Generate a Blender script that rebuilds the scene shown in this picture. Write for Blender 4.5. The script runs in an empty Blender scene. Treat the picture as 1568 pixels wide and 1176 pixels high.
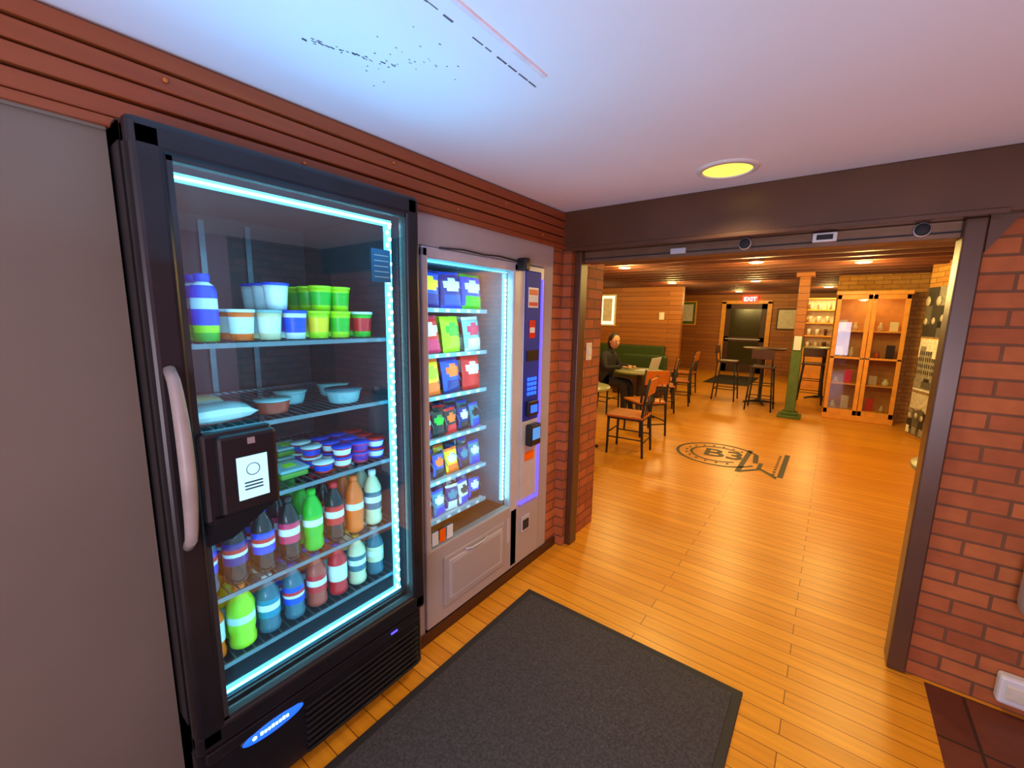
import bpy, bmesh, math, random
from mathutils import Vector, Matrix
random.seed(7)
S=bpy.context.scene
COL=S.collection
def lin(c):
    return tuple(((x/12.92) if x<=0.04045 else ((x+0.055)/1.055)**2.4) for x in c)
def rgb(r,g,b): return lin((r/255,g/255,b/255))
# ---------------------------------------------------------------- materials
def mat(name,col,rough=.5,metal=0,emit=0,ecol=None,var=.12,scale=12,bump=0,spec=.5):
    m=bpy.data.materials.new(name); m.use_nodes=True
    nt=m.node_tree; b=nt.nodes['Principled BSDF']
    b.inputs['Roughness'].default_value=rough; b.inputs['Metallic'].default_value=metal
    b.inputs['Specular IOR Level'].default_value=spec
    tc=nt.nodes.new('ShaderNodeTexCoord'); n=nt.nodes.new('ShaderNodeTexNoise')
    n.inputs['Scale'].default_value=scale; n.inputs['Detail'].default_value=4
    nt.links.new(tc.outputs['Object'],n.inputs['Vector'])
    r=nt.nodes.new('ShaderNodeValToRGB')
    r.color_ramp.elements[0].position=.3; r.color_ramp.elements[1].position=.7
    r.color_ramp.elements[0].color=tuple(c*(1-var) for c in col)+(1,)
    r.color_ramp.elements[1].color=tuple(min(1,c*(1+var)) for c in col)+(1,)
    nt.links.new(n.outputs['Fac'],r.inputs['Fac']); nt.links.new(r.outputs['Color'],b.inputs['Base Color'])
    if emit:
        b.inputs['Emission Color'].default_value=tuple(ecol or col)+(1,); b.inputs['Emission Strength'].default_value=emit
    if bump:
        bp=nt.nodes.new('ShaderNodeBump'); bp.inputs['Strength'].default_value=bump; bp.inputs['Distance'].default_value=.01
        nt.links.new(n.outputs['Fac'],bp.inputs['Height']); nt.links.new(bp.outputs['Normal'],b.inputs['Normal'])
    return m
def uvz(nt):
    """vector (x+y, z) for axis aligned walls"""
    tc=nt.nodes.new('ShaderNodeTexCoord'); s=nt.nodes.new('ShaderNodeSeparateXYZ')
    a=nt.nodes.new('ShaderNodeMath'); c=nt.nodes.new('ShaderNodeCombineXYZ')
    nt.links.new(tc.outputs['Object'],s.inputs[0]); nt.links.new(s.outputs['X'],a.inputs[0]); nt.links.new(s.outputs['Y'],a.inputs[1])
    nt.links.new(a.outputs[0],c.inputs['X']); nt.links.new(s.outputs['Z'],c.inputs['Y'])
    return c.outputs[0]
def brickmat(name,c1,c2,mort,bw=.21,bh=.067,ms=.006,rough=.8,floor=False,bump=.5,grain=False,off=.5):
    m=bpy.data.materials.new(name); m.use_nodes=True
    nt=m.node_tree; b=nt.nodes['Principled BSDF']; b.inputs['Roughness'].default_value=rough
    if floor:
        tc=nt.nodes.new('ShaderNodeTexCoord'); v=tc.outputs['Object']
    else: v=uvz(nt)
    k=nt.nodes.new('ShaderNodeTexBrick')
    nt.links.new(v,k.inputs['Vector'])
    k.inputs['Color1'].default_value=c1+(1,); k.inputs['Color2'].default_value=c2+(1,); k.inputs['Mortar'].default_value=mort+(1,)
    k.inputs['Scale'].default_value=1; k.inputs['Brick Width'].default_value=bw; k.inputs['Row Height'].default_value=bh
    k.inputs['Mortar Size'].default_value=ms; k.inputs['Mortar Smooth'].default_value=.2; k.offset=off
    n=nt.nodes.new('ShaderNodeTexNoise'); n.inputs['Detail'].default_value=6
    mp=nt.nodes.new('ShaderNodeMapping'); nt.links.new(v,mp.inputs['Vector'])
    mp.inputs['Scale'].default_value=(3,45,1) if grain else (9,9,9)
    n.inputs['Scale'].default_value=1 if grain else 2
    nt.links.new(mp.outputs[0],n.inputs['Vector'])
    mx=nt.nodes.new('ShaderNodeMix'); mx.data_type='RGBA'; mx.blend_type='MULTIPLY'; mx.inputs[0].default_value=.45
    r=nt.nodes.new('ShaderNodeValToRGB'); r.color_ramp.elements[0].position=.3; r.color_ramp.elements[1].position=.75
    r.color_ramp.elements[0].color=(.55,.5,.45,1); r.color_ramp.elements[1].color=(1,1,1,1)
    nt.links.new(n.outputs['Fac'],r.inputs['Fac']); nt.links.new(k.outputs['Color'],mx.inputs[6]); nt.links.new(r.outputs['Color'],mx.inputs[7])
    nt.links.new(mx.outputs[2],b.inputs['Base Color'])
    if bump:
        bp=nt.nodes.new('ShaderNodeBump'); bp.inputs['Strength'].default_value=bump; bp.inputs['Distance'].default_value=.006; bp.invert=True
        nt.links.new(k.outputs['Fac'],bp.inputs['Height']); nt.links.new(bp.outputs['Normal'],b.inputs['Normal'])
    return m
def glassmat(name,tint=(.9,.97,1),refl=.1):
    m=bpy.data.materials.new(name); m.use_nodes=True; nt=m.node_tree
    for n in list(nt.nodes): nt.nodes.remove(n)
    o=nt.nodes.new('ShaderNodeOutputMaterial'); mx=nt.nodes.new('ShaderNodeMixShader')
    t=nt.nodes.new('ShaderNodeBsdfTransparent'); g=nt.nodes.new('ShaderNodeBsdfGlossy')
    t.inputs[0].default_value=tint+(1,); g.inputs['Roughness'].default_value=.02
    lw=nt.nodes.new('ShaderNodeLayerWeight'); lw.inputs['Blend'].default_value=.25
    ma=nt.nodes.new('ShaderNodeMath'); ma.operation='MULTIPLY_ADD'; ma.inputs[1].default_value=.35; ma.inputs[2].default_value=refl
    nt.links.new(lw.outputs['Fresnel'],ma.inputs[0]); nt.links.new(ma.outputs[0],mx.inputs[0])
    nt.links.new(t.outputs[0],mx.inputs[1]); nt.links.new(g.outputs[0],mx.inputs[2]); nt.links.new(mx.outputs[0],o.inputs[0])
    return m
# ---------------------------------------------------------------- mesh builder
class MB:
    def __init__(s): s.v=[];s.f=[];s.m=[];s.s=[];s.mats=[]
    def mi(s,m):
        if m not in s.mats: s.mats.append(m)
        return s.mats.index(m)
    def add(s,vs,fs,m,smooth=False,M=None):
        o=len(s.v)
        for p in vs:
            p=Vector(p)
            if M: p=M@p
            s.v.append(p)
        for i,f in enumerate(fs):
            s.f.append([o+k for k in f]); mm=m[i] if isinstance(m,list) else m
            s.m.append(s.mi(mm)); s.s.append(smooth)
    def box(s,x0,x1,y0,y1,z0,z1,m,bev=0,M=None,seg=2):
        if x0>x1:x0,x1=x1,x0
        if y0>y1:y0,y1=y1,y0
        if z0>z1:z0,z1=z1,z0
        if bev<=0:
            vs=[(x0,y0,z0),(x1,y0,z0),(x1,y1,z0),(x0,y1,z0),(x0,y0,z1),(x1,y0,z1),(x1,y1,z1),(x0,y1,z1)]
            s.add(vs,[(0,3,2,1),(4,5,6,7),(0,1,5,4),(1,2,6,5),(2,3,7,6),(3,0,4,7)],m,False,M); return
        bm=bmesh.new(); bmesh.ops.create_cube(bm,size=1)
        for v in bm.verts: v.co=Vector(((x0+x1)/2+v.co.x*(x1-x0),(y0+y1)/2+v.co.y*(y1-y0),(z0+z1)/2+v.co.z*(z1-z0)))
        bmesh.ops.bevel(bm,geom=bm.edges[:],offset=bev,segments=seg,affect='EDGES',profile=.5)
        bm.verts.ensure_lookup_table()
        s.add([v.co.copy() for v in bm.verts],[[v.index for v in f.verts] for f in bm.faces],m,False,M); bm.free()
    def lathe(s,prof,c=(0,0,0),seg=16,M=None,smooth=True,sx=1,sy=1):
        T=Matrix.Translation(c)
        if M: T=M@T
        vs=[];fs=[];ms=[]
        for r,z,_ in prof:
            for i in range(seg):
                a=2*math.pi*i/seg; vs.append((r*math.cos(a)*sx,r*math.sin(a)*sy,z))
        for k in range(1,len(prof)):
            for i in range(seg):
                j=(i+1)%seg; fs.append(((k-1)*seg+i,(k-1)*seg+j,k*seg+j,k*seg+i)); ms.append(prof[k][2])
        s.add(vs,fs,ms,smooth,T)
    def cyl(s,p0,p1,r0,r1,m,seg=10,cap=True):
        p0=Vector(p0);p1=Vector(p1); d=p1-p0; q=d.to_track_quat('Z','Y').to_matrix().to_4x4()
        T=Matrix.Translation(p0)@q; L=d.length
        pr=[(0,0,m),(r0,0,m),(r1,L,m),(0,L,m)] if cap else [(r0,0,m),(r1,L,m)]
        s.lathe(pr,(0,0,0),seg,T)
    def tube(s,pts,r,m,seg=8):
        pts=[Vector(p) for p in pts]; vs=[];fs=[]
        n=len(pts); up=Vector((0,0,1)); pa=None
        for i,p in enumerate(pts):
            t=(pts[min(i+1,n-1)]-pts[max(i-1,0)]).normalized()
            if pa is None:
                a=t.cross(up)
                if a.length<.3: a=t.cross(Vector((0,1,0)))
            else:
                a=pa-t*pa.dot(t)
            a.normalize(); pa=a; b=t.cross(a)
            rr=r[i] if isinstance(r,list) else r
            for k in range(seg):
                w=2*math.pi*k/seg; vs.append(p+a*math.cos(w)*rr+b*math.sin(w)*rr)
        for i in range(n-1):
            for k in range(seg):
                l=(k+1)%seg; fs.append((i*seg+k,i*seg+l,(i+1)*seg+l,(i+1)*seg+k))
        fs.append(tuple(range(seg))); fs.append(tuple((n-1)*seg+k for k in range(seg)))
        s.add(vs,fs,m,True)
    def pillow(s,M,w,h,t,m,m2,m3=None):
        nu,nv=9,11; vs=[];fs=[];ms=[]
        for side in (1,-1):
            for j in range(nv+1):
                for i in range(nu+1):
                    u=-1+2*i/nu; v=-1+2*j/nv
                    th=t*.5*max(0,(1-u**4))**.6*max(0,1-abs(v)**3.2)**.7
                    pin=1-.06*(1-abs(v))
                    vs.append((side*th+random.uniform(-1,1)*.0012,u*w/2*pin,v*h/2))
        for sd in (0,1):
            o=sd*(nu+1)*(nv+1)
            for j in range(nv):
                for i in range(nu):
                    a=o+j*(nu+1)+i; f=(a,a+1,a+nu+2,a+nu+1)
                    fs.append(f if sd==0 else f[::-1])
                    u=-1+2*(i+.5)/nu; v=-1+2*(j+.5)/nv
                    mm=m
                    if sd==0 and (u*u/.55+(v-.25)**2/.12)<1: mm=m2
                    elif sd==0 and m3 and v<-.25 and abs(u)<.75: mm=m3
                    if j in(0,nv-1): mm=m3 or m
                    ms.append(mm)
        s.add(vs,fs,ms,True,M)
    def build(s,name,loc=(0,0,0),rot=0,parent=None):
        me=bpy.data.meshes.new(name); me.from_pydata([tuple(v) for v in s.v],[],s.f)
        for m in s.mats: me.materials.append(m)
        me.polygons.foreach_set('material_index',s.m); me.polygons.foreach_set('use_smooth',s.s)
        me.validate(); me.update()
        bm=bmesh.new(); bm.from_mesh(me); bmesh.ops.recalc_face_normals(bm,faces=bm.faces[:]); bm.to_mesh(me); bm.free()
        o=bpy.data.objects.new(name,me); COL.objects.link(o); o.location=loc; o.rotation_euler=(0,0,rot)
        if parent: o.parent=parent
        return o
def Rz(a): return Matrix.Rotation(a,4,'Z')
def Ry(a): return Matrix.Rotation(a,4,'Y')
def Rx(a): return Matrix.Rotation(a,4,'X')
def TR(x,y,z): return Matrix.Translation((x,y,z))
def empty(name,loc=(0,0,0),rot=0):
    e=bpy.data.objects.new(name,None); COL.objects.link(e); e.location=loc; e.rotation_euler=(0,0,rot); e.empty_display_size=.1; return e
def text(name,body,size,loc,rot,m,parent=None,ext=.0008):
    c=bpy.data.curves.new(name,'FONT'); c.body=body; c.size=size; c.extrude=ext; c.align_x='CENTER'; c.align_y='CENTER'; c.offset=.004*size/.3
    o=bpy.data.objects.new(name,c); c.materials.append(m); COL.objects.link(o); o.location=loc; o.rotation_euler=rot
    if parent: o.parent=parent
    return o
# ---------------------------------------------------------------- palette
M_black=mat('black_plastic',(.010,.010,.013),.35,var=.2)
M_blackmat=mat('black_matte',(.02,.02,.022),.7)
M_liner=mat('cooler_liner',(.03,.045,.065),.4)
M_linerV=mat('vending_liner',(.18,.34,.44),.4)
M_glass=glassmat('door_glass',(.93,.98,1),.11)
M_glassV=glassmat('vending_glass',(.93,.98,1),.03)
M_led=mat('led_cyan',(.3,.9,1),.4,emit=4,ecol=(.06,.6,.9))
M_leddot=mat('led_white',(.9,1,1),.4,emit=22,ecol=(.40,.90,1))
M_purple=mat('led_purple',(.1,.05,1),.4,emit=4,ecol=(.05,.04,1))
M_badge=mat('badge_blue',(.02,.12,.9),.4,emit=1.4,ecol=(.01,.12,1))
M_badgew=mat('badge_white',(.8,.9,1),.4,emit=2.5,ecol=(.4,.75,1))
M_silver=mat('brushed_silver',(.55,.56,.60),.4,.2,var=.05)
M_handle=mat('handle_grey',(.36,.33,.31),.4)
M_wire=mat('shelf_wire',(.18,.22,.26),.3,.8)
M_grey=mat('panel_taupe',rgb(172,163,158),.5,var=.04,scale=3)
M_wallgrey=mat('wall_grey_paint',rgb(112,102,90),.65,var=.08,scale=2,bump=.05)
M_brownsteel=mat('brown_steel',rgb(84,54,34),.32,var=.15,scale=5)
M_band=brickmat('wood_siding',rgb(170,88,40),rgb(140,68,30),rgb(60,28,12),bw=2.6,bh=.9,ms=.001,rough=.45,bump=0,grain=True)
M_ceil=mat('ceiling_white',(.84,.83,.88),.8,var=.02,scale=2.5,bump=.06)
M_mark=mat('ceiling_scuff',(.10,.11,.13),.8,var=.5,scale=60)
M_ridge=mat('ceiling_ridge',(.85,.72,.75),.7)
M_brick=brickmat('brick_red',rgb(196,112,58),rgb(164,86,44),rgb(120,78,50))
M_brickY=brickmat('brick_warm',rgb(215,158,72),rgb(195,135,55),rgb(160,110,48))
M_panelwood=brickmat('wood_panelling',rgb(182,112,42),rgb(160,94,34),rgb(95,50,16),bw=2.4,bh=.11,ms=.004,rough=.5,grain=True)
M_floor=brickmat('floor_oak',rgb(240,164,40),rgb(226,146,30),rgb(130,72,14),bw=1.7,bh=.082,ms=.0020,rough=.33,floor=True,bump=.2,grain=True,off=.37)
M_tile=brickmat('floor_tile',rgb(120,62,40),rgb(100,48,34),rgb(60,36,28),bw=.3,bh=.3,ms=.006,rough=.5,floor=True,off=0)
M_mat=mat('rubber_mat',rgb(60,56,58),.85,var=.45,scale=110,bump=.3)
M_grit=mat('mat_grit',rgb(150,140,140),.9)
M_matedge=mat('mat_edge',rgb(34,32,34),.7)
M_beam=mat('beam_redwood',rgb(92,40,16),.6,var=.25,scale=4)
M_ceil2=mat('ceiling_redwood',rgb(66,30,14),.7,var=.25,scale=4)
M_lamp=mat('lamp_yellow',(1,.85,.2),.5,emit=1.5,ecol=(1,.74,.08))
M_lampw=mat('lamp_warm',(1,.9,.6),.5,emit=14,ecol=(1,.75,.35))
M_white=mat('white_plastic',(.75,.75,.75),.4,var=.03)
M_greyplastic=mat('grey_plastic',(.30,.26,.27),.35,var=.03)
M_cream=mat('cream',(.75,.7,.55),.5)
M_oak=mat('honey_oak',rgb(235,160,50),.4,var=.15,scale=8)
M_orange=mat('chair_wood',rgb(195,110,35),.4,var=.15,scale=8)
M_green=mat('green_paint',rgb(80,106,36),.5)
M_greenv=mat('green_vinyl',rgb(52,76,30),.5)
M_tabletop=mat('tabletop_laminate',rgb(150,150,105),.3)
M_ink=mat('floor_ink',rgb(44,22,8),.5)
M_dark=mat('dark_wood',rgb(70,34,14),.5)
M_skin=mat('skin',rgb(205,150,120),.55,var=.05)
M_hair=mat('hair_brown',rgb(45,25,16),.6,var=.3,scale=40)
M_jacket=mat('jacket_dark',rgb(34,30,36),.8)
M_lip=mat('lips',rgb(150,70,65),.5)
M_exit=mat('exit_red',(.9,.05,.02),.5,emit=3,ecol=(1,.04,.02))
M_screen=mat('screen_lit',(.6,.95,1),.3,emit=.7,ecol=(.3,.8,1),var=.02)
M_ink2=mat('print_dark',(.02,.06,.1),.5)
def P(n,r,g,b,ro=.3): return mat(n,rgb(r,g,b),ro,var=.06,scale=30)
C={'blue':P('pk_blue',10,70,210),'dblue':P('pk_navy',8,25,120),'red':P('pk_red',215,20,25),'orange':P('pk_orange',255,105,10),
'green':P('pk_green',25,180,35),'lime':P('pk_lime',175,225,15),'white':P('pk_white',225,235,238),'yellow':P('pk_yellow',250,205,20),
'pink':P('pk_pink',215,40,90),'cola':P('pk_cola',20,12,14,.1),'water':P('pk_water',62,100,118,.08),'cream':P('pk_cream',215,210,170),
'teal':P('pk_teal',20,130,160),'purple':P('pk_purple',90,30,150),'black':P('pk_black',18,18,22),'clear':P('pk_clear',130,175,182,.1),
'salad':P('pk_salad',100,155,45),'meat':P('pk_meat',185,70,50),'bread':P('pk_bread',205,180,140)}
def B(name,x0,x1,y0,y1,z0,z1,m,bev=0):
    b=MB(); b.box(x0,x1,y0,y1,z0,z1,m,bev); return b.build(name)
# ================================================================= ROOM SHELL
XW=-1.39; CE=2.18; YB=-1.6; YP=2.36
b=MB(); b.box(-7,.48,YB,14.4,-.05,0,M_floor); b.box(.48,1.7,2.40,14.4,-.05,0,M_floor); b.build('floor')
b=MB(); b.box(.48,1.7,YB,2.40,-.05,0.0,M_tile); b.build('floor_tiled')
b=MB(); b.box(-2.3,1.7,YB,2.62,CE,CE+.06,M_ceil); b.build('ceiling')
b=MB()
b.box(-.690,-.678,.3,1.03,CE-.004,CE,M_ridge)
for i in range(16):
    y=.35+i*.045
    if random.random()<.75: b.box(-.735+random.uniform(-.002,.002),-.732,y,y+random.uniform(.02,.045),CE-.0012,CE,M_mark)
for i in range(40):
    t=random.random(); x=-1.06+.08*t+random.gauss(0,.004); y=.57+.2*t+random.gauss(0,.004); w=random.uniform(.001,.004)
    b.box(x,x+w,y,y+random.uniform(.002,.012),CE-.001,CE,M_mark)
for i in range(30):
    x=random.gauss(-.92,.06); y=random.gauss(.78,.05); w=random.uniform(.001,.0025)
    b.box(x,x+w,y,y+w*2,CE-.001,CE,M_mark)
b.build('ceiling_scuff_marks')
B('wall_left',XW-.14,XW,YB,.27,0,1.965,M_wallgrey)
B('trim_1',XW,XW+.012,YB,.27,1.955,1.98,M_wallgrey,.003)
b=MB(); b.box(-2.3,-2.24,YB,2.4,0,CE,M_wallgrey); b.box(-2.3,-1.53,.2,.26,0,CE,M_wallgrey); b.build('wall_alcove')
b=MB(); b.box(XW-.1,XW-.006,YB,YP,1.965,CE,M_dark)
h=(CE-1.99)/4
for i in range(4):
    z=1.985+i*h; b.box(XW-.008,XW+.012+.003*(i%2),YB,YP-.01,z+.003,z+h-.004,M_band,.003)
b.box(XW-.008,XW+.022,YB,YP-.01,1.962,1.984,M_band,.004)
for i in range(7):
    y=.05+i*.34; b.lathe([(0,0,M_orange),(.007,0,M_orange),(.005,.003,M_orange),(0,.003,M_orange)],(0,0,0),8,TR(XW+.015,y,2.01+.097*(i%2))@Ry(math.pi/2))
b.build('trim_2')
b=MB()
b.box(XW-.1,XW,1.10,2.235,1.835,1.962,M_grey); b.box(XW-.1,XW,2.13,2.235,0,1.835,M_grey); b.box(XW-.1,XW,1.09,1.195,0,1.835,M_grey)
b.build('wall_surround')
B('baseboard_left',XW,XW+.012,1.12,YP-.01,0,.06,M_dark,.003)
B('wall_left_brick',XW-.2,XW-.001,2.235,YP,0,1.965,M_brick)
B('pillar_left',-1.62,-1.335,YP,2.82,0,CE,M_brick)
B('wall_front_far',-7,-1.62,2.7,2.82,0,2.45,M_panelwood)
B('pillar_right',.42,1.7,2.42,2.82,0,CE,M_brick)
B('wall_right',1.62,1.7,YB,1.5,0,CE,mat('wall_rose_paint',rgb(225,165,175),.7,var=.03,scale=2))
B('wall_right_brick',1.62,1.7,1.5,2.42,0,CE,M_brick)
b=MB(); b.box(-2.3,-1.0,YB-.1,YB,0,CE,M_brick); b.box(1.0,1.7,YB-.1,YB,0,CE,M_brick); b.box(-1,1,YB-.1,YB,2.0,CE,M_brick); b.build('wall_back')
b=MB()
for x in (-1,-.03,.94): b.box(x,x+.06,YB-.08,YB-.02,0,2.0,M_brownsteel)
for z in (0.0,.9,1.94): b.box(-1,1,YB-.08,YB-.02,z,z+.06,M_brownsteel)
b.build('added_window_frame')  # unseen window frame, added as an opening for the fill light
b=MB(); b.box(XW-.2,1.7,2.335,2.62,1.952,CE,M_brownsteel,.006); b.box(-1.33,.455,2.32,2.345,1.945,1.965,M_brownsteel,.003)
b.build('trim_beam')
b=MB(); b.box(-1.29,.37,2.44,2.54,1.885,1.952,mat('track_grey',rgb(120,90,66),.35,.3),.004)
b.box(-1.29,.37,2.435,2.442,1.905,1.912,M_blackmat)
b.build('trim_door_track')
b=MB(); b.box(-.125,-.035,2.415,2.442,1.905,1.945,M_white,.004); b.box(-.11,-.05,2.412,2.416,1.914,1.936,M_blackmat); b.build('motion_sensor')
for x in (-.40,.24):
    b=MB(); b.lathe([(0,0,M_white),(.030,0,M_white),(.025,.012,M_white),(.011,.013,M_blackmat),(0,.014,M_blackmat)],(0,0,0),20,TR(x,2.435,1.925)@Rx(math.pi/2)); b.build('ceiling_sensor')
b=MB(); b.box(-.76,-.68,2.42,2.442,1.90,1.93,M_silver,.003); b.build('latch_plate')
b=MB(); b.box(-1.335,-1.29,2.40,2.49,0,1.952,M_brownsteel,.005); b.build('trim_3')
b=MB(); b.box(.355,.42,2.40,2.52,0,1.952,M_brownsteel,.006)
b.add([(.42,2.395,1.952),(.42,2.395,1.82),(.50,2.395,1.952),(.42,2.42,1.952),(.42,2.42,1.82),(.50,2.42,1.952)],[(0,1,2),(3,5,4),(1,4,5,2),(0,3,4,1),(0,2,5,3)],M_brownsteel)
b.build('trim_4')
B('wall_right_far',1.22,1.34,2.82,7.2,0,2.45,M_brickY)
B('wall_cabinet',-.03,1.34,8.92,9.05,0,2.45,M_brickY)
B('wall_partition',-7,-2.9,10.4,10.55,0,2.45,M_panelwood)
B('wall_far',-7,1.7,14.3,14.4,0,2.45,M_panelwood)
B('wall_left_far',-7.1,-7,2.7,14.4,0,2.45,M_panelwood)
B('wall_right_rear',1.2,1.32,9.05,14.4,0,2.45,M_brickY)
B('ceiling_far',-7,1.7,2.62,14.4,2.42,2.48,M_ceil2)
B('wall_transom',-7,1.7,2.62,2.70,CE,2.45,M_beam)
b=MB()
y=3.0
while y<14.2:
    b.box(-7,1.22,y,y+.09,2.30,2.42,M_beam); y+=.42
b.build('ceiling_beams')
# mural block : collage of old street photographs
d=Vector((.95-1.2,7.95-7.17,0)); L=d.length; ang=math.atan2(d.y,d.x)
Mx=TR(1.2,7.17,0)@Rz(ang)
b=MB(); b.box(0,L,-.12,-.001,0,2.42,M_brickY,M=Mx); b.build('wall_mural')
G=[mat('photo_grey_%d'%i,rgb(v,int(v*.97),int(v*.9)),.6,var=.25,scale=25) for i,v in enumerate((40,90,145,200,240))]
b=MB(); rr=random.Random(4)
def q(x0,x1,z0,z1,k,g): 
    x0=max(x0,.03);x1=min(x1,L-.02)
    if x1>x0 and z1>z0: b.box(x0,x1,.001,.008+.0006*k,z0,z1,G[g],M=Mx)
def heads(z0,n,sc):
    for i in range(n):
        x=.06+(L-.12)*i/(n-1)+rr.uniform(-.01,.01); hgt=sc*rr.uniform(.85,1.1); g=rr.choice([0,0,1,2])
        q(x-.28*sc,x+.28*sc,z0,z0+hgt*.62,6+i%3,g)
        b.lathe([(0,0,G[rr.choice([3,4])]),(.15*sc,0,G[4]),(.15*sc,.004,G[3]),(0,.004,G[3])],(0,0,0),12,Mx@TR(x,.012,z0+hgt*.76)@Rx(-math.pi/2),sx=.85)
q(.02,L,.05,.62,0,1); q(.02,L,.40,.62,1,3)
heads(.26,7,.22); heads(.12,6,.26)
for i in range(5): q(.05+i*.17,.15+i*.17,.06,.16,9,rr.choice([3,4,2]))
q(.02,L,.64,1.35,0,4); q(.02,L,.64,.84,1,2)
x=.03
while x<L:
    w=rr.uniform(.12,.2); hh=rr.uniform(.25,.42); g=rr.choice([1,2,2,3]); q(x,x+w,.80,.84+hh,2,g)
    for a in range(3):
        for c in range(4): q(x+.015+a*w/3,x+.015+a*w/3+w*.17,.88+c*.085,.93+c*.085 if .93+c*.085<.84+hh else 0,4,0)
    x+=w+.006
q(.1,.32,.72,.82,6,0); q(.14,.28,.80,.86,6,0); q(.42,.62,.70,.79,6,1); q(.46,.58,.78,.83,6,0); q(.02,L,.66,.68,5,4)
q(.02,L,1.37,2.02,0,2); q(.02,.36,1.6,2.02,1,3); q(.55,L,1.75,2.02,1,0)
heads(1.50,4,.42); heads(1.38,5,.30)
b.build('photo_mural')
# ================================================================= FLOOR ITEMS
b=MB(); b.box(-1.235,-.14,-.6,1.835,.001,.009,M_matedge,.003); b.box(-1.20,-.175,-.56,1.80,.009,.012,M_mat)
for i in range(260):
    x=random.uniform(-1.15,-.2) if i<60 else random.gauss(-.55,.16); y=random.uniform(.6,1.78) if i<60 else random.gauss(1.25,.2); w=random.uniform(.0008,.002)
    if -1.19<x<-.18 and y<1.79: b.box(x,x+w,y,y+w,.012,.0128,M_grit)
b.build('floor_mat')
b=MB(); b.box(-2.5,-1.5,11.3,13.2,0.001,.01,M_matedge,.003); b.build('entrance_mat')
lg=empty('floor_logo',(-.80,5.26,.001))
b=MB()
def annul(b,cx,cy,r0,r1,m,sx=1,sy=1,seg=48,a0=0,a1=2*math.pi,z=.001):
    vs=[];fs=[]
    for i in range(seg+1):
        a=a0+(a1-a0)*i/seg
        vs.append((cx+r0*math.cos(a)*sx,cy+r0*math.sin(a)*sy,z)); vs.append((cx+r1*math.cos(a)*sx,cy+r1*math.sin(a)*sy,z))
    for i in range(seg): fs.append((2*i,2*i+1,2*i+3,2*i+2))
    b.add(vs,fs,m)
annul(b,-.13,.0,.42,.455,M_ink,1,1,48,.5,5.8); annul(b,-.13,0,.27,.30,M_ink,1,1,40,.8,5.5)
for i in range(14):
    a=.9+i*.33; b.box(-.13+.34*math.cos(a)-.012,-.13+.34*math.cos(a)+.012,.34*math.sin(a)-.02,.34*math.sin(a)+.02,0,.001,M_ink)
b.box(.13,.18,-.50,.40,0,.001,M_ink); b.box(.50,.55,-.42,.48,0,.001,M_ink)
b.add([(.18,-.5,.001),(.34,-.30,.001),(.34,-.24,.001),(.18,-.42,.001),(.50,-.5,.001),(.50,-.42,.001)],[(0,1,2,3),(1,4,5,2)],M_ink)
b.box(.30,.34,-.28,-.05,0,.001,M_ink)
for i in range(9): b.box(.45,.475,-.38+i*.09,-.33+i*.09,0,.001,M_ink)
b.build('rings',parent=lg)
text('letters','B31',.42,(.03,.03,.0015),(0,0,.1),M_ink,lg)
# ================================================================= COOLER
FX=-1.262
b=MB()
y0,y1=.275,1.09
bx0=-2.05
b.box(bx0,bx0+.03,y0,y1,.05,1.965,M_liner)
b.box(bx0,FX-.06,y0,y0+.04,.05,1.965,M_black); b.box(bx0,FX-.06,y1-.04,y1,.05,1.965,M_black)
b.box(bx0,FX-.06,y0,y1,1.925,1.97,M_black); b.box(bx0,FX-.06,y0,y1,.05,.40,M_black)
b.box(bx0+.03,FX-.07,y0+.04,y0+.045,.40,1.925,M_liner); b.box(bx0+.03,FX-.07,y1-.045,y1-.04,.40,1.925,M_liner)
b.box(bx0+.03,FX-.07,y0+.04,y1-.04,.40,.405,M_liner); b.box(bx0+.03,FX-.07,y0+.04,y1-.04,1.92,1.925,M_liner)
b.box(FX-.055,FX,y0,y0+.075,.33,1.97,M_black,.018,seg=4); b.box(FX-.055,FX,y1-.06,y1,.33,1.97,M_black,.014,seg=3)
b.box(FX-.055,FX,y0,y1,1.90,1.972,M_black,.016,seg=3); b.box(FX-.055,FX,y0,y1,.325,.395,M_black,.014,seg=3)
gy0,gy1,gz0,gz1=y0+.07,y1-.05,.39,1.905
b.box(FX-.018,FX-.014,gy0,gy1,gz0,gz1,M_glass)
for (a0,a1,c0,c1) in ((gy0,gy0+.012,gz0,gz1),(gy1-.012,gy1,gz0,gz1),(gy0,gy1,gz0,gz0+.012),(gy0,gy1,gz1-.012,gz1)):
    b.box(FX-.03,FX-.006,a0,a1,c0,c1,M_blackmat)
b.box(FX-.08,FX-.03,y0,y1,.04,.325,M_black,.01)
for i in range(8):
    z=.06+i*.024
    b.box(FX-.036,FX-.014,y0+.30,y1-.03,z,z+.010,M_black,.003)
b.box(FX-.03,FX-.012,y0+.02,y1-.02,.275,.315,M_black,.006)
for yy in (y0+.05,y1-.05):
    b.cyl((FX-.1,yy,0),(FX-.1,yy,.06),.02,.02,M_blackmat)
b.lathe([(0,0,M_black),(.095,0,M_black),(.10,.006,M_black),(.092,.012,M_black),(.086,.010,M_badge),(.08,.013,M_badge),(0,.014,M_badge)],(0,0,0),28,TR(FX-.024,y0+.20,.265)@Ry(math.pi/2),sx=.26,sy=1)
for k in range(8):
    yy=y0+.158+k*.011; b.box(FX-.0105,FX-.0085,yy,yy+.008,.261,.270+(.002 if k%3==0 else 0),M_badgew)
b.lathe([(0,0,M_badgew),(.007,0,M_badgew),(0,.002,M_badgew)],(0,0,0),14,TR(FX-.0105,y0+.142,.265)@Ry(math.pi/2))
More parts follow.
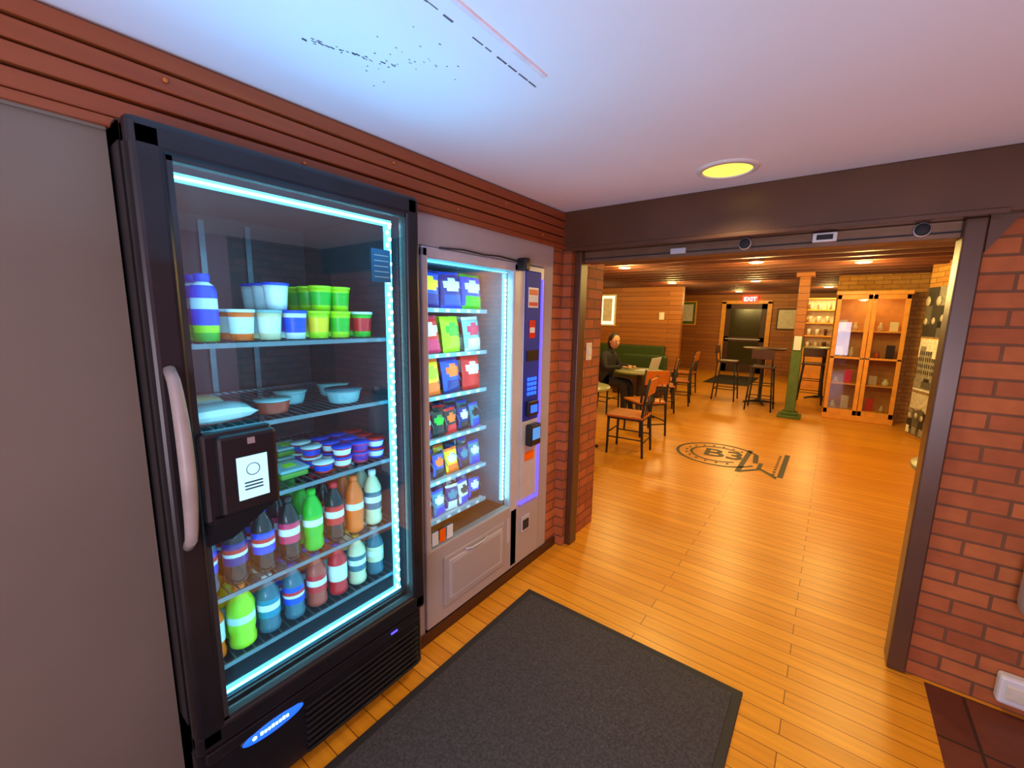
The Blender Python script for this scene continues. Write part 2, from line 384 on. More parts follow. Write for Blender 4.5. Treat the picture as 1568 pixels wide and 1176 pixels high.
b.box(FX-.012,FX-.009,y1-.17,y1-.14,.29,.296,M_purple)
hp=[];n=18
for i in range(n+1):
    t=i/n; z=.95+t*.46; bulge=math.sin(math.pi*t)**.45*.06
    hp.append((FX-.004+bulge,y0+.032,z))
b.tube(hp,[.013+.004*math.sin(math.pi*i/n) for i in range(n+1)],M_handle,12)
lx=FX-.075
b.box(lx-.012,lx,gy1-.045,gy1-.022,.42,1.885,M_led)
for i in range(66):
    z=.43+i*.022; b.box(lx,lx+.004,gy1-.043+(.010 if i%2 else 0),gy1-.034+(.010 if i%2 else 0),z,z+.010,M_leddot)
b.box(lx-.012,lx,gy0+.01,gy1-.02,1.866,1.886,M_led); b.box(lx-.012,lx,gy0+.01,gy1-.02,.412,.430,M_led)
b.box(lx,lx+.002,gy0+.01,gy1-.02,1.873,1.877,M_leddot); b.box(lx,lx+.002,gy0+.01,gy1-.02,.418,.422,M_leddot)
b.box(lx-.012,lx,gy0+.004,gy0+.010,.42,1.885,M_led)
SX=FX-.11
shz=[1.465,1.222,.984,.71,.49]
for z in shz:
    b.box(SX,SX+.006,y0+.06,y1-.06,z-.018,z-.004,M_wire); b.box(bx0+.06,bx0+.066,y0+.06,y1-.06,z-.012,z-.004,M_wire)
    for k in range(26):
        yy=y0+.06+k*(y1-y0-.12)/25; b.box(bx0+.06,SX,yy-.0015,yy+.0015,z-.006,z-.002,M_wire)
for yy in (y0+.35,y1-.3):
    b.box(bx0+.03,bx0+.045,yy,yy+.02,.42,1.9,M_wire)
b.build('beverage_cooler')
b=MB(); b.box(FX-.013,FX-.011,.89,.965,1.66,1.77,mat('sticker_teal',rgb(30,105,140),.5))
for k in range(5): b.box(FX-.0112,FX-.0105,.898,.957,1.675+k*.018,1.679+k*.018,C['clear'])
b.build('glass_sticker')
# payment terminal
b=MB(); tx=FX; ty=y0+.025
b.box(tx,tx+.035,ty+.04,ty+.215,1.0,1.245,M_black,.012)
b.add([(tx,ty+.045,1.02),(tx,ty+.21,1.02),(tx+.05,ty+.20,1.02),(tx+.05,ty+.06,1.02),(tx,ty+.045,.93),(tx,ty+.11,.93),(tx+.02,ty+.10,.94),(tx+.02,ty+.05,.94)],
      [(0,1,2,3),(4,7,6,5),(0,3,7,4),(1,5,6,2),(3,2,6,7),(0,4,5,1)],M_black)
b.box(tx+.03,tx+.058,ty+.07,ty+.215,1.02,1.235,M_black,.010)
b.box(tx+.058,tx+.060,ty+.11,ty+.185,1.055,1.172,M_screen)
b.lathe([(.015,0,M_ink2),(.017,0.0005,M_ink2)],(0,0,0),20,TR(tx+.0605,ty+.148,1.135)@Ry(math.pi/2))
for k in range(3): b.box(tx+.0602,tx+.0608,ty+.125,ty+.17,1.08+k*.009,1.084+k*.009,M_ink2)
b.box(tx+.058,tx+.0605,ty+.140,ty+.158,1.205,1.222,M_greyplastic)
b.build('payment_terminal')
# ---- products in cooler
def bottle(b,x,y,z,liq,lab,cap,h=.225,r=.034):
    l,a,c=C[liq],C[lab],C[cap]
    b.lathe([(0,0,l),(r*.75,0,l),(r*.98,.04*h,l),(r,.12*h,l),(r*.90,.2*h,l),(r,.30*h,l),(r*1.01,.31*h,a),(r*1.01,.42*h,a),(r*1.01,.47*h,C['white']),(r*1.01,.53*h,C['red'] if lab in('blue','dblue') else C['white']),(r*1.01,.62*h,a),(r*.95,.70*h,l),(r*.62,.82*h,l),(r*.38,.88*h,l),(r*.38,.905*h,l),(r*.44,.905*h,c),(r*.44,.99*h,c),(0,.995*h,c)],(x,y,z),14)
def tub(b,x,y,z,r,h,body,lid,band=None):
    bd=C[body]; ld=C[lid]; bn=C[band] if band else bd
    b.lathe([(0,0,bd),(r*.78,0,bd),(r*.83,.22*h,bd),(r*.93,.75*h,bn),(r*.97,.9*h,bd),(r*1.03,.9*h,ld),(r*1.03,h,ld),(0,h*.99,ld)],(x,y,z),18)
b=MB(); xx=SX-.045
row=[('water','blue','blue'),('cola','dblue','dblue'),('cola','blue','blue'),('cola','pink','black'),('green','green','green'),('cola','red','red'),('orange','orange','orange'),('cream','water','white')]
for k,(l,a,c) in enumerate(row):
    for d in range(4): bottle(b,xx-d*.075,.375+k*.083,shz[3],l,a,c)
row=[('orange','white','orange'),('lime','lime','orange'),('water','teal','white'),('water','blue','blue'),('meat','red','blue'),('red','white','blue'),('cream','water','yellow'),('water','cream','white')]
for k,(l,a,c) in enumerate(row):
    for d in range(4): bottle(b,xx-d*.075,.375+k*.083,shz[4],l,a,c,h=.20 if k!=1 else .215,r=.035 if k!=1 else .040)
b.build('soda_bottles')
b=MB()
for k in range(2):
    for d in range(3):
        x=SX-.05-d*.08; y=.365+k*.075
        b.lathe([(0,0,C['green']),(.03,0,C['green']),(.032,.025,C['green']),(.033,.045,C['lime']),(.033,.09,C['blue']),(.033,.12,C['white']),(.033,.14,C['blue']),(.028,.155,C['blue']),(.015,.165,C['white']),(.019,.166,C['blue']),(.019,.187,C['blue']),(0,.188,C['blue'])],(x,y,shz[0]),14)
b.build('yogurt_drink_bottles')
b=MB()
for y,bd,ld,bn in ((.53,'orange','white','white'),(.61,'cream','clear','white'),(.69,'white','blue','blue'),(.77,'lime','lime','yellow'),(.85,'lime','lime','green'),(.94,'green','white','red')):
    for d in range(4): tub(b,SX-.05-d*.085,y,shz[0],.038,.092,bd,ld,bn)
for y,bd in ((.65,'white'),(.80,'lime'),(.87,'lime')):
    for d in range(3): tub(b,SX-.08-d*.085,y,shz[0]+.093,.038,.085,bd,'lime' if bd=='lime' else 'blue','green' if bd=='lime' else 'white')
b.build('applesauce_cups')
b=MB()
for (y,r,h,c1,c2,dx) in ((.62,.055,.045,'meat','clear',.03),(.73,.055,.045,'clear','clear',.14),(.87,.066,.05,'clear','water',.02),(.92,.06,.045,'clear','clear',.18)):
    tub(b,SX-.06-dx,y,shz[1],r,h,c1,c2)
b.build('salad_bowls')
b=MB()
b.pillow(TR(SX-.07,.45,shz[1]+.03)@Ry(math.pi/2),.19,.12,.055,C['clear'],C['bread'],C['white'])
b.pillow(TR(SX-.20,.43,shz[1]+.035)@Ry(math.pi/2),.17,.11,.06,C['bread'],C['clear'],C['clear'])
b.build('wrapped_sandwiches')
# shelf 3 : flat clear food boxes + yogurt multipacks
b=MB()
for (y,dx,n,c1,c2) in ((.555,.03,2,'salad','clear'),(.665,.03,1,'salad','clear'),(.60,.16,3,'bread','clear'),(.72,.17,2,'salad','clear')):
    for s in range(n):
        z=shz[2]+s*.036; x=SX-.03-dx
        b.box(x-.10,x,y-.048,y+.048,z,z+.022,C[c1],.008); b.box(x-.104,x+.004,y-.051,y+.051,z+.022,z+.034,C[c2],.006)
        b.box(x-.07,x-.03,y-.02,y+.02,z+.034,z+.0352,C['lime'])
b.build('salad_boxes')
b=MB()
for y,c1,c2,bn in ((.76,'red','white','blue'),(.835,'red','blue','white'),(.91,'pink','blue','purple'),(.98,'blue','red','white')):
    for d in range(3):
        for s in range(1 if (d==0 and y<.8) else 2):
            tub(b,SX-.05-d*.08,y,shz[2]+s*.040,.036,.038,c1,c2,bn)
b.build('yogurt_cups')
# ================================================================= VENDING MACHINE
VX=-1.378
b=MB(); vy0,vy1=1.20,2.17; vx0=-2.15
b.box(vx0,vx0+.03,vy0,vy1,.05,1.83,M_linerV)
b.box(vx0,VX-.05,vy0,vy0+.03,.05,1.83,M_silver); b.box(vx0,VX-.05,vy1-.03,vy1,.05,1.83,M_silver)
b.box(vx0,VX-.05,vy0,vy1,1.79,1.83,M_silver); b.box(vx0,VX-.05,vy0,vy1,.0,.46,M_blackmat)
b.box(vx0+.03,VX-.06,1.865,1.885,.46,1.79,M_linerV); b.box(vx0+.03,VX-.06,vy0+.03,vy0+.035,.46,1.79,M_linerV)
b.box(vx0+.03,VX-.06,vy0+.03,1.865,1.785,1.79,M_linerV)
b.box(VX-.05,VX,vy0,vy0+.035,.46,1.83,M_silver,.008); b.box(VX-.05,VX,1.862,1.93,.08,1.83,M_silver,.008)
b.box(VX-.05,VX,vy0,1.90,1.785,1.832,M_silver,.008)
b.box(VX-.02,VX-.016,vy0+.03,1.865,.46,1.79,M_glassV)
b.box(VX-.05,VX,vy0,1.865,.07,.465,M_grey,.006)
b.box(VX-.002,VX+.010,1.31,1.80,.14,.40,M_grey,.005)
b.box(VX+.006,VX+.014,1.34,1.77,.165,.375,M_silver,.004); b.box(VX+.012,VX+.016,1.36,1.75,.185,.355,M_grey,.003)
b.tube([(VX+.012,1.46,.385),(VX+.022,1.50,.378),(VX+.022,1.60,.378),(VX+.012,1.64,.385)],.005,M_silver,6)
b.box(VX-.002,VX+.004,1.83,1.853,.25,.40,M_silver,.002)
b.box(VX-.05,VX,1.862,2.17,.07,.44,M_grey,.006); b.box(VX,VX+.008,1.97,2.06,.26,.36,M_silver,.003); b.box(VX+.006,VX+.012,1.985,2.045,.275,.335,M_blackmat,.002)
M_vblue=mat('column_navy',rgb(14,36,130),.55,emit=.05,ecol=(.02,.1,1))  # faint blue emission added to deepen the panel colour; panel is no lamp
b.box(VX-.05,VX-.002,1.925,2.17,.44,1.83,M_silver,.006)
b.box(VX-.004,VX+.006,1.95,2.125,.47,1.80,M_silver,.004)
b.box(VX-.004,VX+.010,1.955,2.12,.95,1.80,M_vblue,.006)
b.box(VX,VX+.012,2.132,2.142,.45,1.76,M_purple); b.box(VX,VX+.012,1.945,2.142,.45,.458,M_purple)
b.box(VX+.01,VX+.013,1.985,2.085,1.60,1.71,C['white']); b.box(VX+.013,VX+.0135,1.99,2.08,1.67,1.70,C['red']); b.box(VX+.013,VX+.0135,1.99,2.08,1.61,1.63,C['red'])
b.box(VX+.01,VX+.013,2.0,2.06,1.43,1.53,C['red']); b.box(VX+.013,VX+.0135,2.005,2.055,1.46,1.49,C['white'])
b.box(VX+.01,VX+.014,1.98,2.10,1.30,1.36,M_black)
for i in range(4):
    for j in range(3): b.box(VX+.01,VX+.018,1.99+j*.034,2.015+j*.034,1.10+i*.028,1.12+i*.028,M_badge,.002)
b.box(VX+.01,VX+.035,1.98,2.09,.98,1.07,M_black,.006); b.box(VX+.035,VX+.037,2.0,2.07,1.0,1.045,M_badge)
b.box(VX+.006,VX+.05,1.99,2.10,.80,.93,M_black,.01); b.box(VX+.05,VX+.052,2.005,2.085,.84,.91,mat('reader_screen',(.05,.2,.5),.2,emit=.8,ecol=(.05,.3,.8)))
b.box(VX+.006,VX+.013,1.99,2.08,.71,.76,C['orange'])
b.box(VX-.06,VX-.045,1.835,1.85,.50,1.77,M_led)
for i in range(52):
    z=.505+i*.024; b.box(VX-.045,VX-.042,1.838,1.847,z,z+.013,M_leddot)
b.box(VX-.05,VX-.04,1.26,1.85,1.775,1.782,M_led)
tz=[1.58,1.37,1.17,.96,.75,.55]
for z in tz:
    b.box(vx0+.05,VX-.085,1.24,1.73,z-.012,z-.004,M_silver); b.box(VX-.085,VX-.08,1.24,1.73,z-.018,z+.002,M_linerV)
    for k in range(6): b.box(VX-.08,VX-.079,1.27+k*.075,1.295+k*.075,z-.015,z-.001,C['white'])
for ti,z in enumerate(tz):
    nc=3 if ti<3 else 5; w=.46/nc
    for c in range(nc):
        yc=1.26+w*(c+.5); pts=[]
        for k in range(41):
            a=k/40*5*2*math.pi; pts.append((VX-.09-k/40*.40,yc+math.cos(a)*.05*(3/nc)**.6,z+.055+math.sin(a)*.05))
        b.tube(pts,.0018,M_wire,4)
for i,(yy,cc) in enumerate(((1.25,'white'),(1.30,'orange'),(1.35,'white'))): b.box(VX-.015,VX-.012,yy,yy+.04,.475,.54,C[cc])
b.tube([(VX+.003,1.30,1.832),(VX+.006,1.45,1.842),(VX+.006,1.6,1.838),(VX+.004,1.72,1.845),(VX+.004,1.9,1.838)],.004,M_blackmat,6)
b.box(VX,VX+.06,1.88,1.925,1.79,1.855,M_black,.008)
SY=.957
o=b.build('snack_vending_machine',(0,1.2*(1-SY),0)); o.scale=(1,SY,1)
b=MB()
pal=[('blue','yellow','dblue'),('dblue','white','blue'),('blue','white','green'),
 ('red','white','pink'),('lime','green','lime'),('clear','pink','white'),
 ('yellow','lime','orange'),('blue','orange','dblue'),('red','white','red'),
 ('red','white','dblue'),('black','green','black'),('black','orange','red'),('dblue','white','black'),('teal','black','blue'),
 ('black','teal','blue'),('blue','orange','black'),('yellow','white','orange'),('dblue','teal','black'),('teal','white','blue'),
 ('pink','white','red'),('teal','white','blue'),('dblue','teal','white'),('white','black','blue'),('blue','white','black')]
pi=0
for ti,z in enumerate(tz):
    nc=3 if ti<3 else 5; w=.46/nc; hh=.175 if ti<3 else .13
    for c in range(nc):
        a,m2,m3=pal[pi%len(pal)]; pi+=1
        for d in range(3):
            yc=1.26+w*(c+.5)+random.uniform(-.004,.004)
            b.pillow(TR(VX-.12-d*.09,yc,z+hh*.5)@Rz(random.uniform(-.15,.15))@Ry(-.12+random.uniform(-.04,.04))@Rx(random.uniform(-.08,.08)),w*.92,hh,.05 if ti<3 else .03,C[a],C[m2],C[m3])
o=b.build('snack_bags',(0,1.2*(1-SY),0)); o.scale=(1,SY,1)
# ================================================================= RECESSED LIGHTS
b=MB(); b.lathe([(.095,-.004,M_lamp),(0,-.004,M_lamp)],(0,0,0),36); b.lathe([(.095,0,M_white),(.098,-.010,M_white),(.118,-.006,M_white),(.122,0,M_white)],(0,0,0),36); b.build('recessed_light',(-.434,2.06,CE))
fl=[(-2.6,6.2),(-.9,6.4),(-2.8,9.2),(-1.3,9.4),(.45,4.6),(.2,7.0),(-1.2,4.2),(-3.6,4.6),(-2.1,12.6),(-.2,11.6),(-5,8.2)]
for x,y in fl:
    b=MB(); b.lathe([(.06,-.002,M_lampw),(0,-.002,M_lampw)],(0,0,0),20); b.lathe([(.06,0,M_white),(.065,-.012,M_white),(.085,-.006,M_white),(.088,0,M_white)],(0,0,0),20)
    b.build('recessed_light',(x,y,2.297))
# ================================================================= FURNITURE
def chair(x,y,rot,name='dining_chair'):
    b=MB()
    for s in (-1,1):
        b.tube([(.19,s*.19,0),(.185,s*.185,.44)],[.013,.016],M_blackmat,8)
        b.tube([(-.22,s*.19,0),(-.19,s*.185,.44),(-.21,s*.18,.66),(-.25,s*.175,.90)],[.013,.016,.016,.013],M_blackmat,8)
        b.cyl((.187,s*.187,.20),(-.205,s*.187,.20),.008,.008,M_blackmat,6)
    b.cyl((.187,-.187,.25),(.187,.187,.25),.008,.008,M_blackmat,6); b.cyl((-.205,-.187,.16),(-.205,.187,.16),.008,.008,M_blackmat,6)
    b.box(-.20,.20,-.20,.20,.415,.435,M_blackmat,.004); b.box(-.205,.215,-.21,.21,.435,.465,M_orange,.012)
    b.box(-.009,.009,-.175,.175,-.10,.09,M_orange,.006,M=TR(-.240,0,.80)@Ry(-.15))
    b.box(-.006,.006,-.175,.175,-.02,.02,M_blackmat,.004,M=TR(-.215,0,.62)@Ry(-.15))
    for k in (-.09,0,.09): b.cyl((-.20,k,.46),(-.230,k,.72),.007,.007,M_blackmat,6)
    return b.build(name,(x,y,0),rot)
def table(x,y,r=.38,h=.75,m=None,name='cafe_table'):
    b=MB(); m=m or M_tabletop
    b.lathe([(0,h-.03,M_blackmat),(r-.01,h-.03,M_blackmat),(r,h-.022,m),(r,h-.004,m),(r-.004,h,m),(0,h,m)],(0,0,0),36)
    b.lathe([(.12,h-.034,M_blackmat),(.035,h-.05,M_blackmat),(.03,.05,M_blackmat),(.06,.03,M_blackmat)],(0,0,0),14)
    for k in range(4):
        a=k*math.pi/2+.4; b.tube([(0,0,.045),(math.cos(a)*.15,math.sin(a)*.15,.035),(math.cos(a)*.27,math.sin(a)*.27,.014)],[.025,.02,.014],M_blackmat,8)
    return b.build(name,(x,y,0))
table(-2.38,4.48); chair(-1.80,4.68,math.pi+.1); chair(-2.03,3.72,math.pi/2+.25)
table(-2.36,6.45); chair(-2.25,7.2,-math.pi/2-1.2); chair(-2.98,6.5,-.1); chair(-2.45,9.3,math.pi)
chair(-2.2,8.0,math.pi+.2); chair(-1.95,5.62,math.pi/2+.9)
table(.80,3.30,.36)
def stool(x,y,rot):
    b=MB()
    for sx in (-1,1):
        for sy in (-1,1):
            b.tube([(sx*.20,sy*.20,0),(sx*.15,sy*.15,.74)],[.013,.014],M_blackmat,8)
    for z,k in ((.22,.186),(.45,.17)):
        for s in (-1,1):
            b.cyl((-k,s*k,z),(k,s*k,z),.008,.008,M_blackmat,6); b.cyl((s*k,-k,z),(s*k,k,z),.008,.008,M_blackmat,6)
    b.box(-.18,.18,-.18,.18,.74,.775,M_dark,.012)
    for s in (-1,1): b.cyl((-.165,s*.15,.76),(-.20,s*.15,1.06),.011,.01,M_blackmat,8)
    b.box(-.207,-.187,-.17,.17,.90,1.06,M_dark,.006)
    b.build('bar_stool',(x,y,0),rot)
table(-1.0,9.15,.36,1.05,M_dark,'bar_table'); stool(-.92,8.5,math.pi/2); stool(-1.6,9.15,0)
table(-.1,10.5,.36,1.05,M_tabletop,'bar_table'); stool(-.25,9.85,math.pi/2)
b=MB(); b.box(-3.6,-2.65,8.3,8.8,0,.38,M_dark,.01); b.box(-3.6,-2.65,8.28,8.72,.38,.46,M_greenv,.03); b.box(-3.6,-2.65,8.68,8.82,.38,.80,M_greenv,.04); b.build('booth_bench')
b=MB(); b.box(-6.2,-3.2,9.95,10.38,0,.45,M_greenv,.03); b.box(-6.2,-3.2,10.25,10.39,.45,.90,M_greenv,.03); b.build('banquette_bench')
b=MB(); b.box(-.60,-.28,7.98,8.28,0,.05,M_green,.01); b.box(-.55,-.33,8.03,8.23,.05,.10,M_green,.01)
b.box(-.51,-.37,8.06,8.20,.10,1.30,M_green,.012); b.box(-.51,-.37,8.06,8.20,1.30,2.24,M_panelwood,.012); b.box(-.56,-.32,8.01,8.25,2.23,2.30,M_panelwood,.01)
b.box(-.49,-.39,8.03,8.06,1.10,1.32,M_white,.004)
b.build('support_post')
b=MB(); cx0,cx1,cy,cd=-.01,.85,8.5,.40
M_cabback=mat('cabinet_back',rgb(185,125,60),.6)
b.box(cx0,cx1,cy+cd-.02,cy+cd,.0,2.0,M_cabback); b.box(cx0,cx0+.03,cy+.02,cy+cd,0,2.0,M_oak); b.box(cx1-.03,cx1,cy+.02,cy+cd,0,2.0,M_oak)
b.box(cx0-.02,cx1+.02,cy-.01,cy+cd,1.97,2.03,M_oak,.008); b.box(cx0-.01,cx1+.01,cy,cy+cd,0,.09,M_oak,.006)
cm=(cx0+cx1)/2
for a0,a1 in ((cx0,cm-.004),(cm+.004,cx1)):
    b.box(a0,a0+.055,cy,cy+.025,.09,1.97,M_oak,.004); b.box(a1-.055,a1,cy,cy+.025,.09,1.97,M_oak,.004)
    b.box(a0,a1,cy,cy+.025,1.90,1.97,M_oak,.004); b.box(a0,a1,cy,cy+.025,.09,.17,M_oak,.004); b.box(a0,a1,cy,cy+.02,.98,1.01,M_oak,.003)
    b.box(a0+.055,a1-.055,cy+.008,cy+.012,.17,1.90,M_glassV)
    b.lathe([(0,0,M_silver),(.012,0,M_silver),(.01,.02,M_silver),(0,.022,M_silver)],(0,0,0),10,TR(a1-.03 if a0==cx0 else a0+.03,cy,1.0)@Rx(math.pi/2))
for z in (.16,.58,1.0,1.42): b.box(cx0+.03,cx1-.03,cy+.10,cy+cd-.02,z-.02,z,M_oak)
b.build('display_cabinet')
b=MB()
for z in (.16,.58,1.0,1.42):
    for k in range(5):
        x=.10+k*.155; qq=random.choice(['meat','red','cream','bread','black','bread']); r=random.uniform(.03,.045); h=random.uniform(.08,.16)
        if (k+int(z*10))%2: b.lathe([(0,0,C[qq]),(r,0,C[qq]),(r*1.1,h*.5,C[qq]),(r*.5,h*.8,C[qq]),(r*.6,h,C[qq]),(0,h,C[qq])],(x,cy+.17,z),12)
        else: b.box(x-.05,x+.05,cy+.18,cy+.20,z,z+h+.06,C[qq],.003)
b.build('display_keepsakes')
b=MB()
for x in (-.6,.9): b.box(x,x+.04,12.2,12.5,0,2.1,M_oak,.004)
for z in (.9,1.2,1.5,1.8,2.06): b.box(-.6,.94,12.2,12.5,z,z+.03,M_oak,.003)
b.box(-.6,.94,12.47,12.5,.9,2.1,M_cream); b.box(-.6,.94,12.2,12.5,0,.9,M_oak,.005)
for z in (.93,1.23,1.53,1.83):
    for k in range(9):
        x=-.48+k*.16; r=random.uniform(.03,.05); qq=random.choice([M_white,M_white,M_cream,M_dark])
        b.lathe([(0,0,qq),(r*.7,0,qq),(r,.1,qq),(r*.9,.15,qq),(0,.15,qq)],(x,12.32,z),12)
b.build('kitchen_shelving')
b=MB(); dx0,dx1=-2.68,-1.60; dyy=14.298
for x in (dx0-.12,dx1): b.box(x,x+.12,dyy-.05,dyy,0,2.1,M_oak,.006)
b.box(dx0-.12,dx1+.12,dyy-.05,dyy,2.03,2.13,M_oak,.006)
for x in (dx0,dx1-.14,): b.box(x,x+.14,dyy-.045,dyy-.01,0,2.03,M_dark,.004)
for z,hh in ((0,.25),(.92,.14),(1.88,.15)): b.box(dx0,dx1,dyy-.045,dyy-.01,z,z+hh,M_dark,.004)
b.box(dx0+.14,dx1-.14,dyy-.03,dyy-.025,.25,1.88,mat('night_glass',rgb(60,56,30),.15))
b.box(dx0+.05,dx1-.1,dyy-.075,dyy-.05,.98,1.01,M_silver,.004)
b.build('door_1')
ex=empty('exit_sign',(-2.05,14.2,2.16))
b=MB(); b.box(-.2,.2,-.03,.04,-.1,.1,M_exit,.01); b.build('sign_box',parent=ex)
text('sign_text','EXIT',.16,(0,-.032,0),(math.pi/2,0,0),M_badgew,ex)
def frame(x,y,z,w,h,mf,mp,name='framed_picture'):
    b=MB(); b.box(x-w/2,x+w/2,y-.03,y,z-h/2,z+h/2,mf,.006); b.box(x-w/2+.04,x+w/2-.04,y-.034,y-.03,z-h/2+.04,z+h/2-.04,mp)
    if w>.3: b.box(x-w/2+.1,x+w/2-.1,y-.036,y-.033,z-h/2+.12,z+h/2-.1,M_cream)
    b.build(name)
frame(-3.9,14.3,1.75,.75,.75,M_oak,M_green); frame(-1.1,14.3,1.6,.5,.6,M_dark,M_cream)
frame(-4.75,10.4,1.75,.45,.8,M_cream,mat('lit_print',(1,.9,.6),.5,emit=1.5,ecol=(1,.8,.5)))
frame(-3.35,10.4,1.62,.12,.18,M_cream,M_white,'wall_notice')
b=MB(); b.box(-1.335,-1.328,2.60,2.68,1.26,1.38,M_cream,.003); b.box(-1.328,-1.320,2.63,2.65,1.30,1.34,M_white,.002); b.build('light_switch')
b=MB(); b.box(.68,.80,2.37,2.42,.05,.17,M_white,.012); b.box(.70,.78,2.365,2.372,.08,.14,M_cream,.004); b.build('outlet_box')
b=MB(); b.box(.675,.85,2.26,2.42,.44,.72,M_greyplastic,.06,seg=4); b.box(.71,.83,2.30,2.41,.72,.86,M_dark,.02); b.box(.70,.73,2.27,2.31,.86,.90,M_silver,.008); b.build('wall_dispenser')
# ================================================================= PERSON
def skin(name,V,E,R,m,parent,root=0,sub=2):
    me=bpy.data.meshes.new(name); me.from_pydata(V,E,[]); o=bpy.data.objects.new(name,me); COL.objects.link(o); o.parent=parent
    me.materials.append(m)
    md=o.modifiers.new('Skin','SKIN'); md.use_smooth_shade=True
    for i,r in enumerate(R):
        me.skin_vertices[0].data[i].radius=r if isinstance(r,tuple) else (r,r)
    me.skin_vertices[0].data[root].use_root=True
    s=o.modifiers.new('Sub','SUBSURF'); s.levels=sub; s.render_levels=sub
    return o
pe=empty('seated_person',(-2.95,6.47,0),-.12)
V=[(0,0,.55),(0,0,.70),(.04,0,.88),(.08,0,1.0),(.10,0,1.07)];R=[(.15,.13),.135,(.15,.12),.075,.05];E=[(0,1),(1,2),(2,3),(3,4)]
for s in (1,-1):
    k=len(V); V+=[(.05,s*.16,.95),(.14,s*.23,.76),(.36,s*.10,.795)]; R+=[.065,.05,.034]; E+=[(2,k),(k,k+1),(k+1,k+2)]
    k=len(V); V+=[(.05,s*.09,.54),(.42,s*.11,.53),(.43,s*.11,.10),(.54,s*.12,.045)]; R+=[.09,.066,.045,.04]; E+=[(0,k),(k,k+1),(k+1,k+2),(k+2,k+3)]
skin('clothed_body',V,E,R,M_jacket,pe)
b=MB()
hc=TR(.15,0,1.18)@Rz(-.5)@Ry(.15)
pr=[]
for i in range(15):
    a=math.pi*i/14; z=-math.cos(a)*.118; r=math.sin(a)**.8*.078*(1 if z>-.02 else .86+.14*(1+z/.118)); pr.append((r,z,M_skin))
b.lathe(pr,(0,0,0),20,hc,sx=1.15)
b.cyl(hc@Vector((.085,0,.012)),hc@Vector((.108,0,-.03)),.008,.014,M_skin,8)
for s in (1,-1):
    b.lathe([(0,-.011,M_white),(.011,0,M_white),(0,.011,M_white)],(.080,s*.030,.008),8,hc)
    b.lathe([(0,-.005,M_ink2),(.006,0,M_ink2),(0,.005,M_ink2)],(.090,s*.030,.008),8,hc)
    b.box(.078,.092,s*.030-.016,s*.030+.016,.024,.029,M_hair,.001,M=hc)
    b.lathe([(0,-.03,M_skin),(.014,-.012,M_skin),(.018,.012,M_skin),(0,.03,M_skin)],(-.005,s*.078,-.005),8,hc,sx=1,sy=.5)
b.box(.078,.090,-.022,.022,-.062,-.052,M_lip,.003,M=hc)
b.build('head',parent=pe)
b=MB(); pr=[]
for i in range(13):
    a=math.pi*i/12; pr.append((math.sin(a)**.8*.09,-math.cos(a)*.105+.03,M_hair))
b.lathe(pr,(-.028,0,0),18,hc,sx=1.08)
b.tube([hc@Vector((-.09,0,.03)),hc@Vector((-.12,.0,-.06)),hc@Vector((-.11,.0,-.16))],[.05,.055,.02],M_hair,10)
b.build('hair',parent=pe)
for s in (1,-1):
    V=[(.36,s*.10,.797),(.40,s*.09,.795),(.44,s*.08,.79)];E=[(0,1),(1,2)];R=[.022,(.03,.016),(.032,.013)]
    skin('palm',V,E,R,M_skin,pe,0,1)
    for f in range(4):
        oy=(-.024+.016*f); l=[.062,.072,.068,.05][f]
        p=Vector((.445,s*.08+oy,.792)); skin('finger',[p,p+Vector((l*.45,0,.012)),p+Vector((l*.8,0,.0)),p+Vector((l,0,-.014))],[(0,1),(1,2),(2,3)],[.009,.0085,.008,.007],M_skin,pe,0,1)
    p=Vector((.41,s*.055,.792)); skin('thumb',[p,p+Vector((.025,-s*.02,.0)),p+Vector((.05,-s*.028,-.004))],[(0,1),(1,2)],[.011,.010,.008],M_skin,pe,0,1)
b=MB(); b.box(-.12,.12,-.16,.16,.001,.015,M_silver,.004); b.box(-.004,.004,-.16,.16,0,.21,M_silver,.002,M=TR(.12,0,.015)@Ry(.25)); b.build('laptop',(-2.26,6.42,.75),-.12)
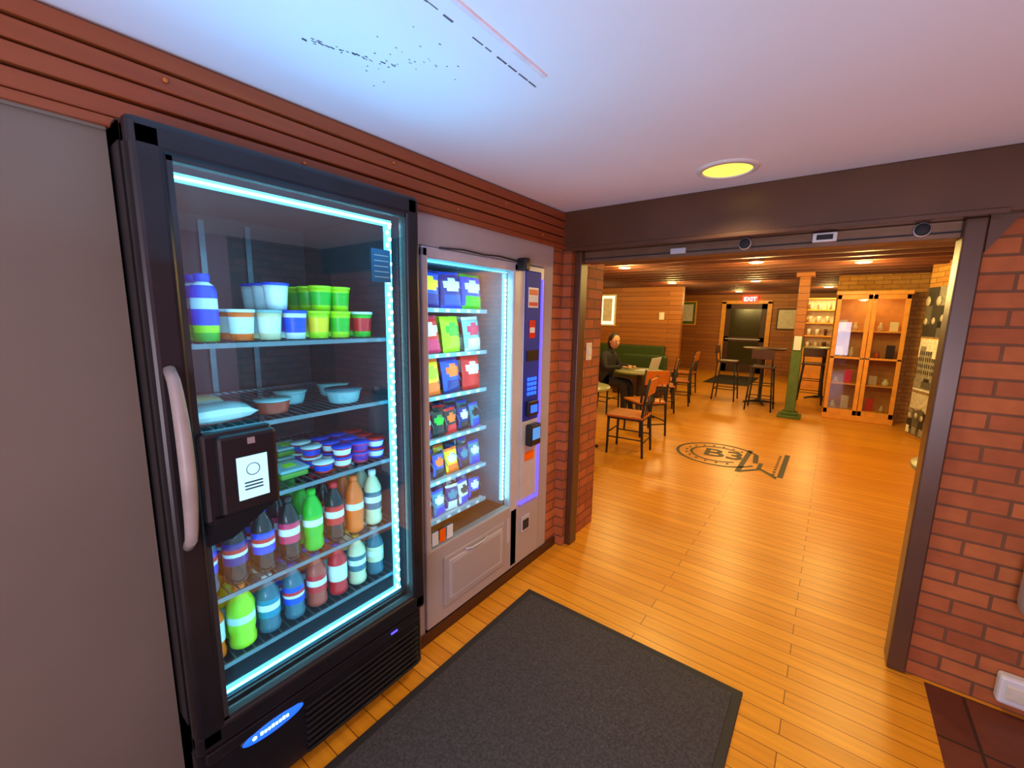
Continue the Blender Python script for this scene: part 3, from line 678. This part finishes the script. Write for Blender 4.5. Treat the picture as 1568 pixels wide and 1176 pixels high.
# ================================================================= LIGHTS
def area(name,loc,rot,sx,sy,e,c):
    l=bpy.data.lights.new(name,'AREA'); l.shape='RECTANGLE'; l.size=sx; l.size_y=sy; l.energy=e; l.color=c
    o=bpy.data.objects.new(name,l); COL.objects.link(o); o.location=loc; o.rotation_euler=rot; return o
def point(name,loc,e,c,r=.1):
    l=bpy.data.lights.new(name,'POINT'); l.energy=e; l.color=c; l.shadow_soft_size=r
    o=bpy.data.objects.new(name,l); COL.objects.link(o); o.location=loc; return o
area('fill_behind_camera',(.45,YB+.05,1.0),(math.radians(128),0,math.radians(0)),1.3,1.4,66,(.98,.82,.97))  # unseen area light, added to brighten the ceiling and near room
area('cooler_led_light',(FX-.04,.69,1.15),(0,math.radians(-90),0),1.4,.6,6,(.08,.62,1))
area('cooler_interior_light',(FX-.09,.69,1.15),(0,math.radians(90),0),1.4,.6,5,(.26,.80,1))
area('vending_interior_light',(VX-.03,1.50,1.15),(0,math.radians(90),0),1.2,.5,6,(.35,.85,1))
area('cyan_ceiling_fill',(-1.0,.62,1.62),(math.radians(180),math.radians(8),0),.25,.8,4.5,(.03,.5,1))  # added area light floating before the cooler, tints the ceiling cyan
l=bpy.data.lights.new('recessed_glow','SPOT'); l.energy=60; l.color=(1,.72,.32); l.spot_size=2.3; l.spot_blend=.7; l.shadow_soft_size=.08
o=bpy.data.objects.new('recessed_glow',l); COL.objects.link(o); o.location=(-.434,2.06,2.15)
for x,y in fl: point('far_lamp',(x,y,2.14),50,(1,.68,.20),.12)
point('cabinet_fill',(.42,8.56,1.93),5,(1,.75,.3),.03)  # added point light to warm the cabinet, no fitting modelled
w=bpy.data.worlds.new('world'); S.world=w; w.use_nodes=True; w.node_tree.nodes['Background'].inputs[0].default_value=(.5,.45,.55,1); w.node_tree.nodes['Background'].inputs[1].default_value=.35
S.view_settings.view_transform='Standard'
# ================================================================= CAMERA
cam=bpy.data.cameras.new('camera'); co=bpy.data.objects.new('camera',cam); COL.objects.link(co)
f=660; cam.sensor_width=36; cam.lens=f/1600*36; cam.clip_start=.02
yaw=math.radians(37); p=math.radians(9.1); r=math.radians(1.0)
H=Vector((-math.sin(yaw),math.cos(yaw),0)); Rv=Vector((math.cos(yaw),math.sin(yaw),0)); Z=Vector((0,0,1))
F=H*math.cos(p)-Z*math.sin(p); U=H*math.sin(p)+Z*math.cos(p)
R2=Rv*math.cos(r)+U*math.sin(r); U2=-Rv*math.sin(r)+U*math.cos(r)
m=Matrix(((R2.x,U2.x,-F.x,0),(R2.y,U2.y,-F.y,0),(R2.z,U2.z,-F.z,1.55),(0,0,0,1)))
co.matrix_world=m; S.camera=co
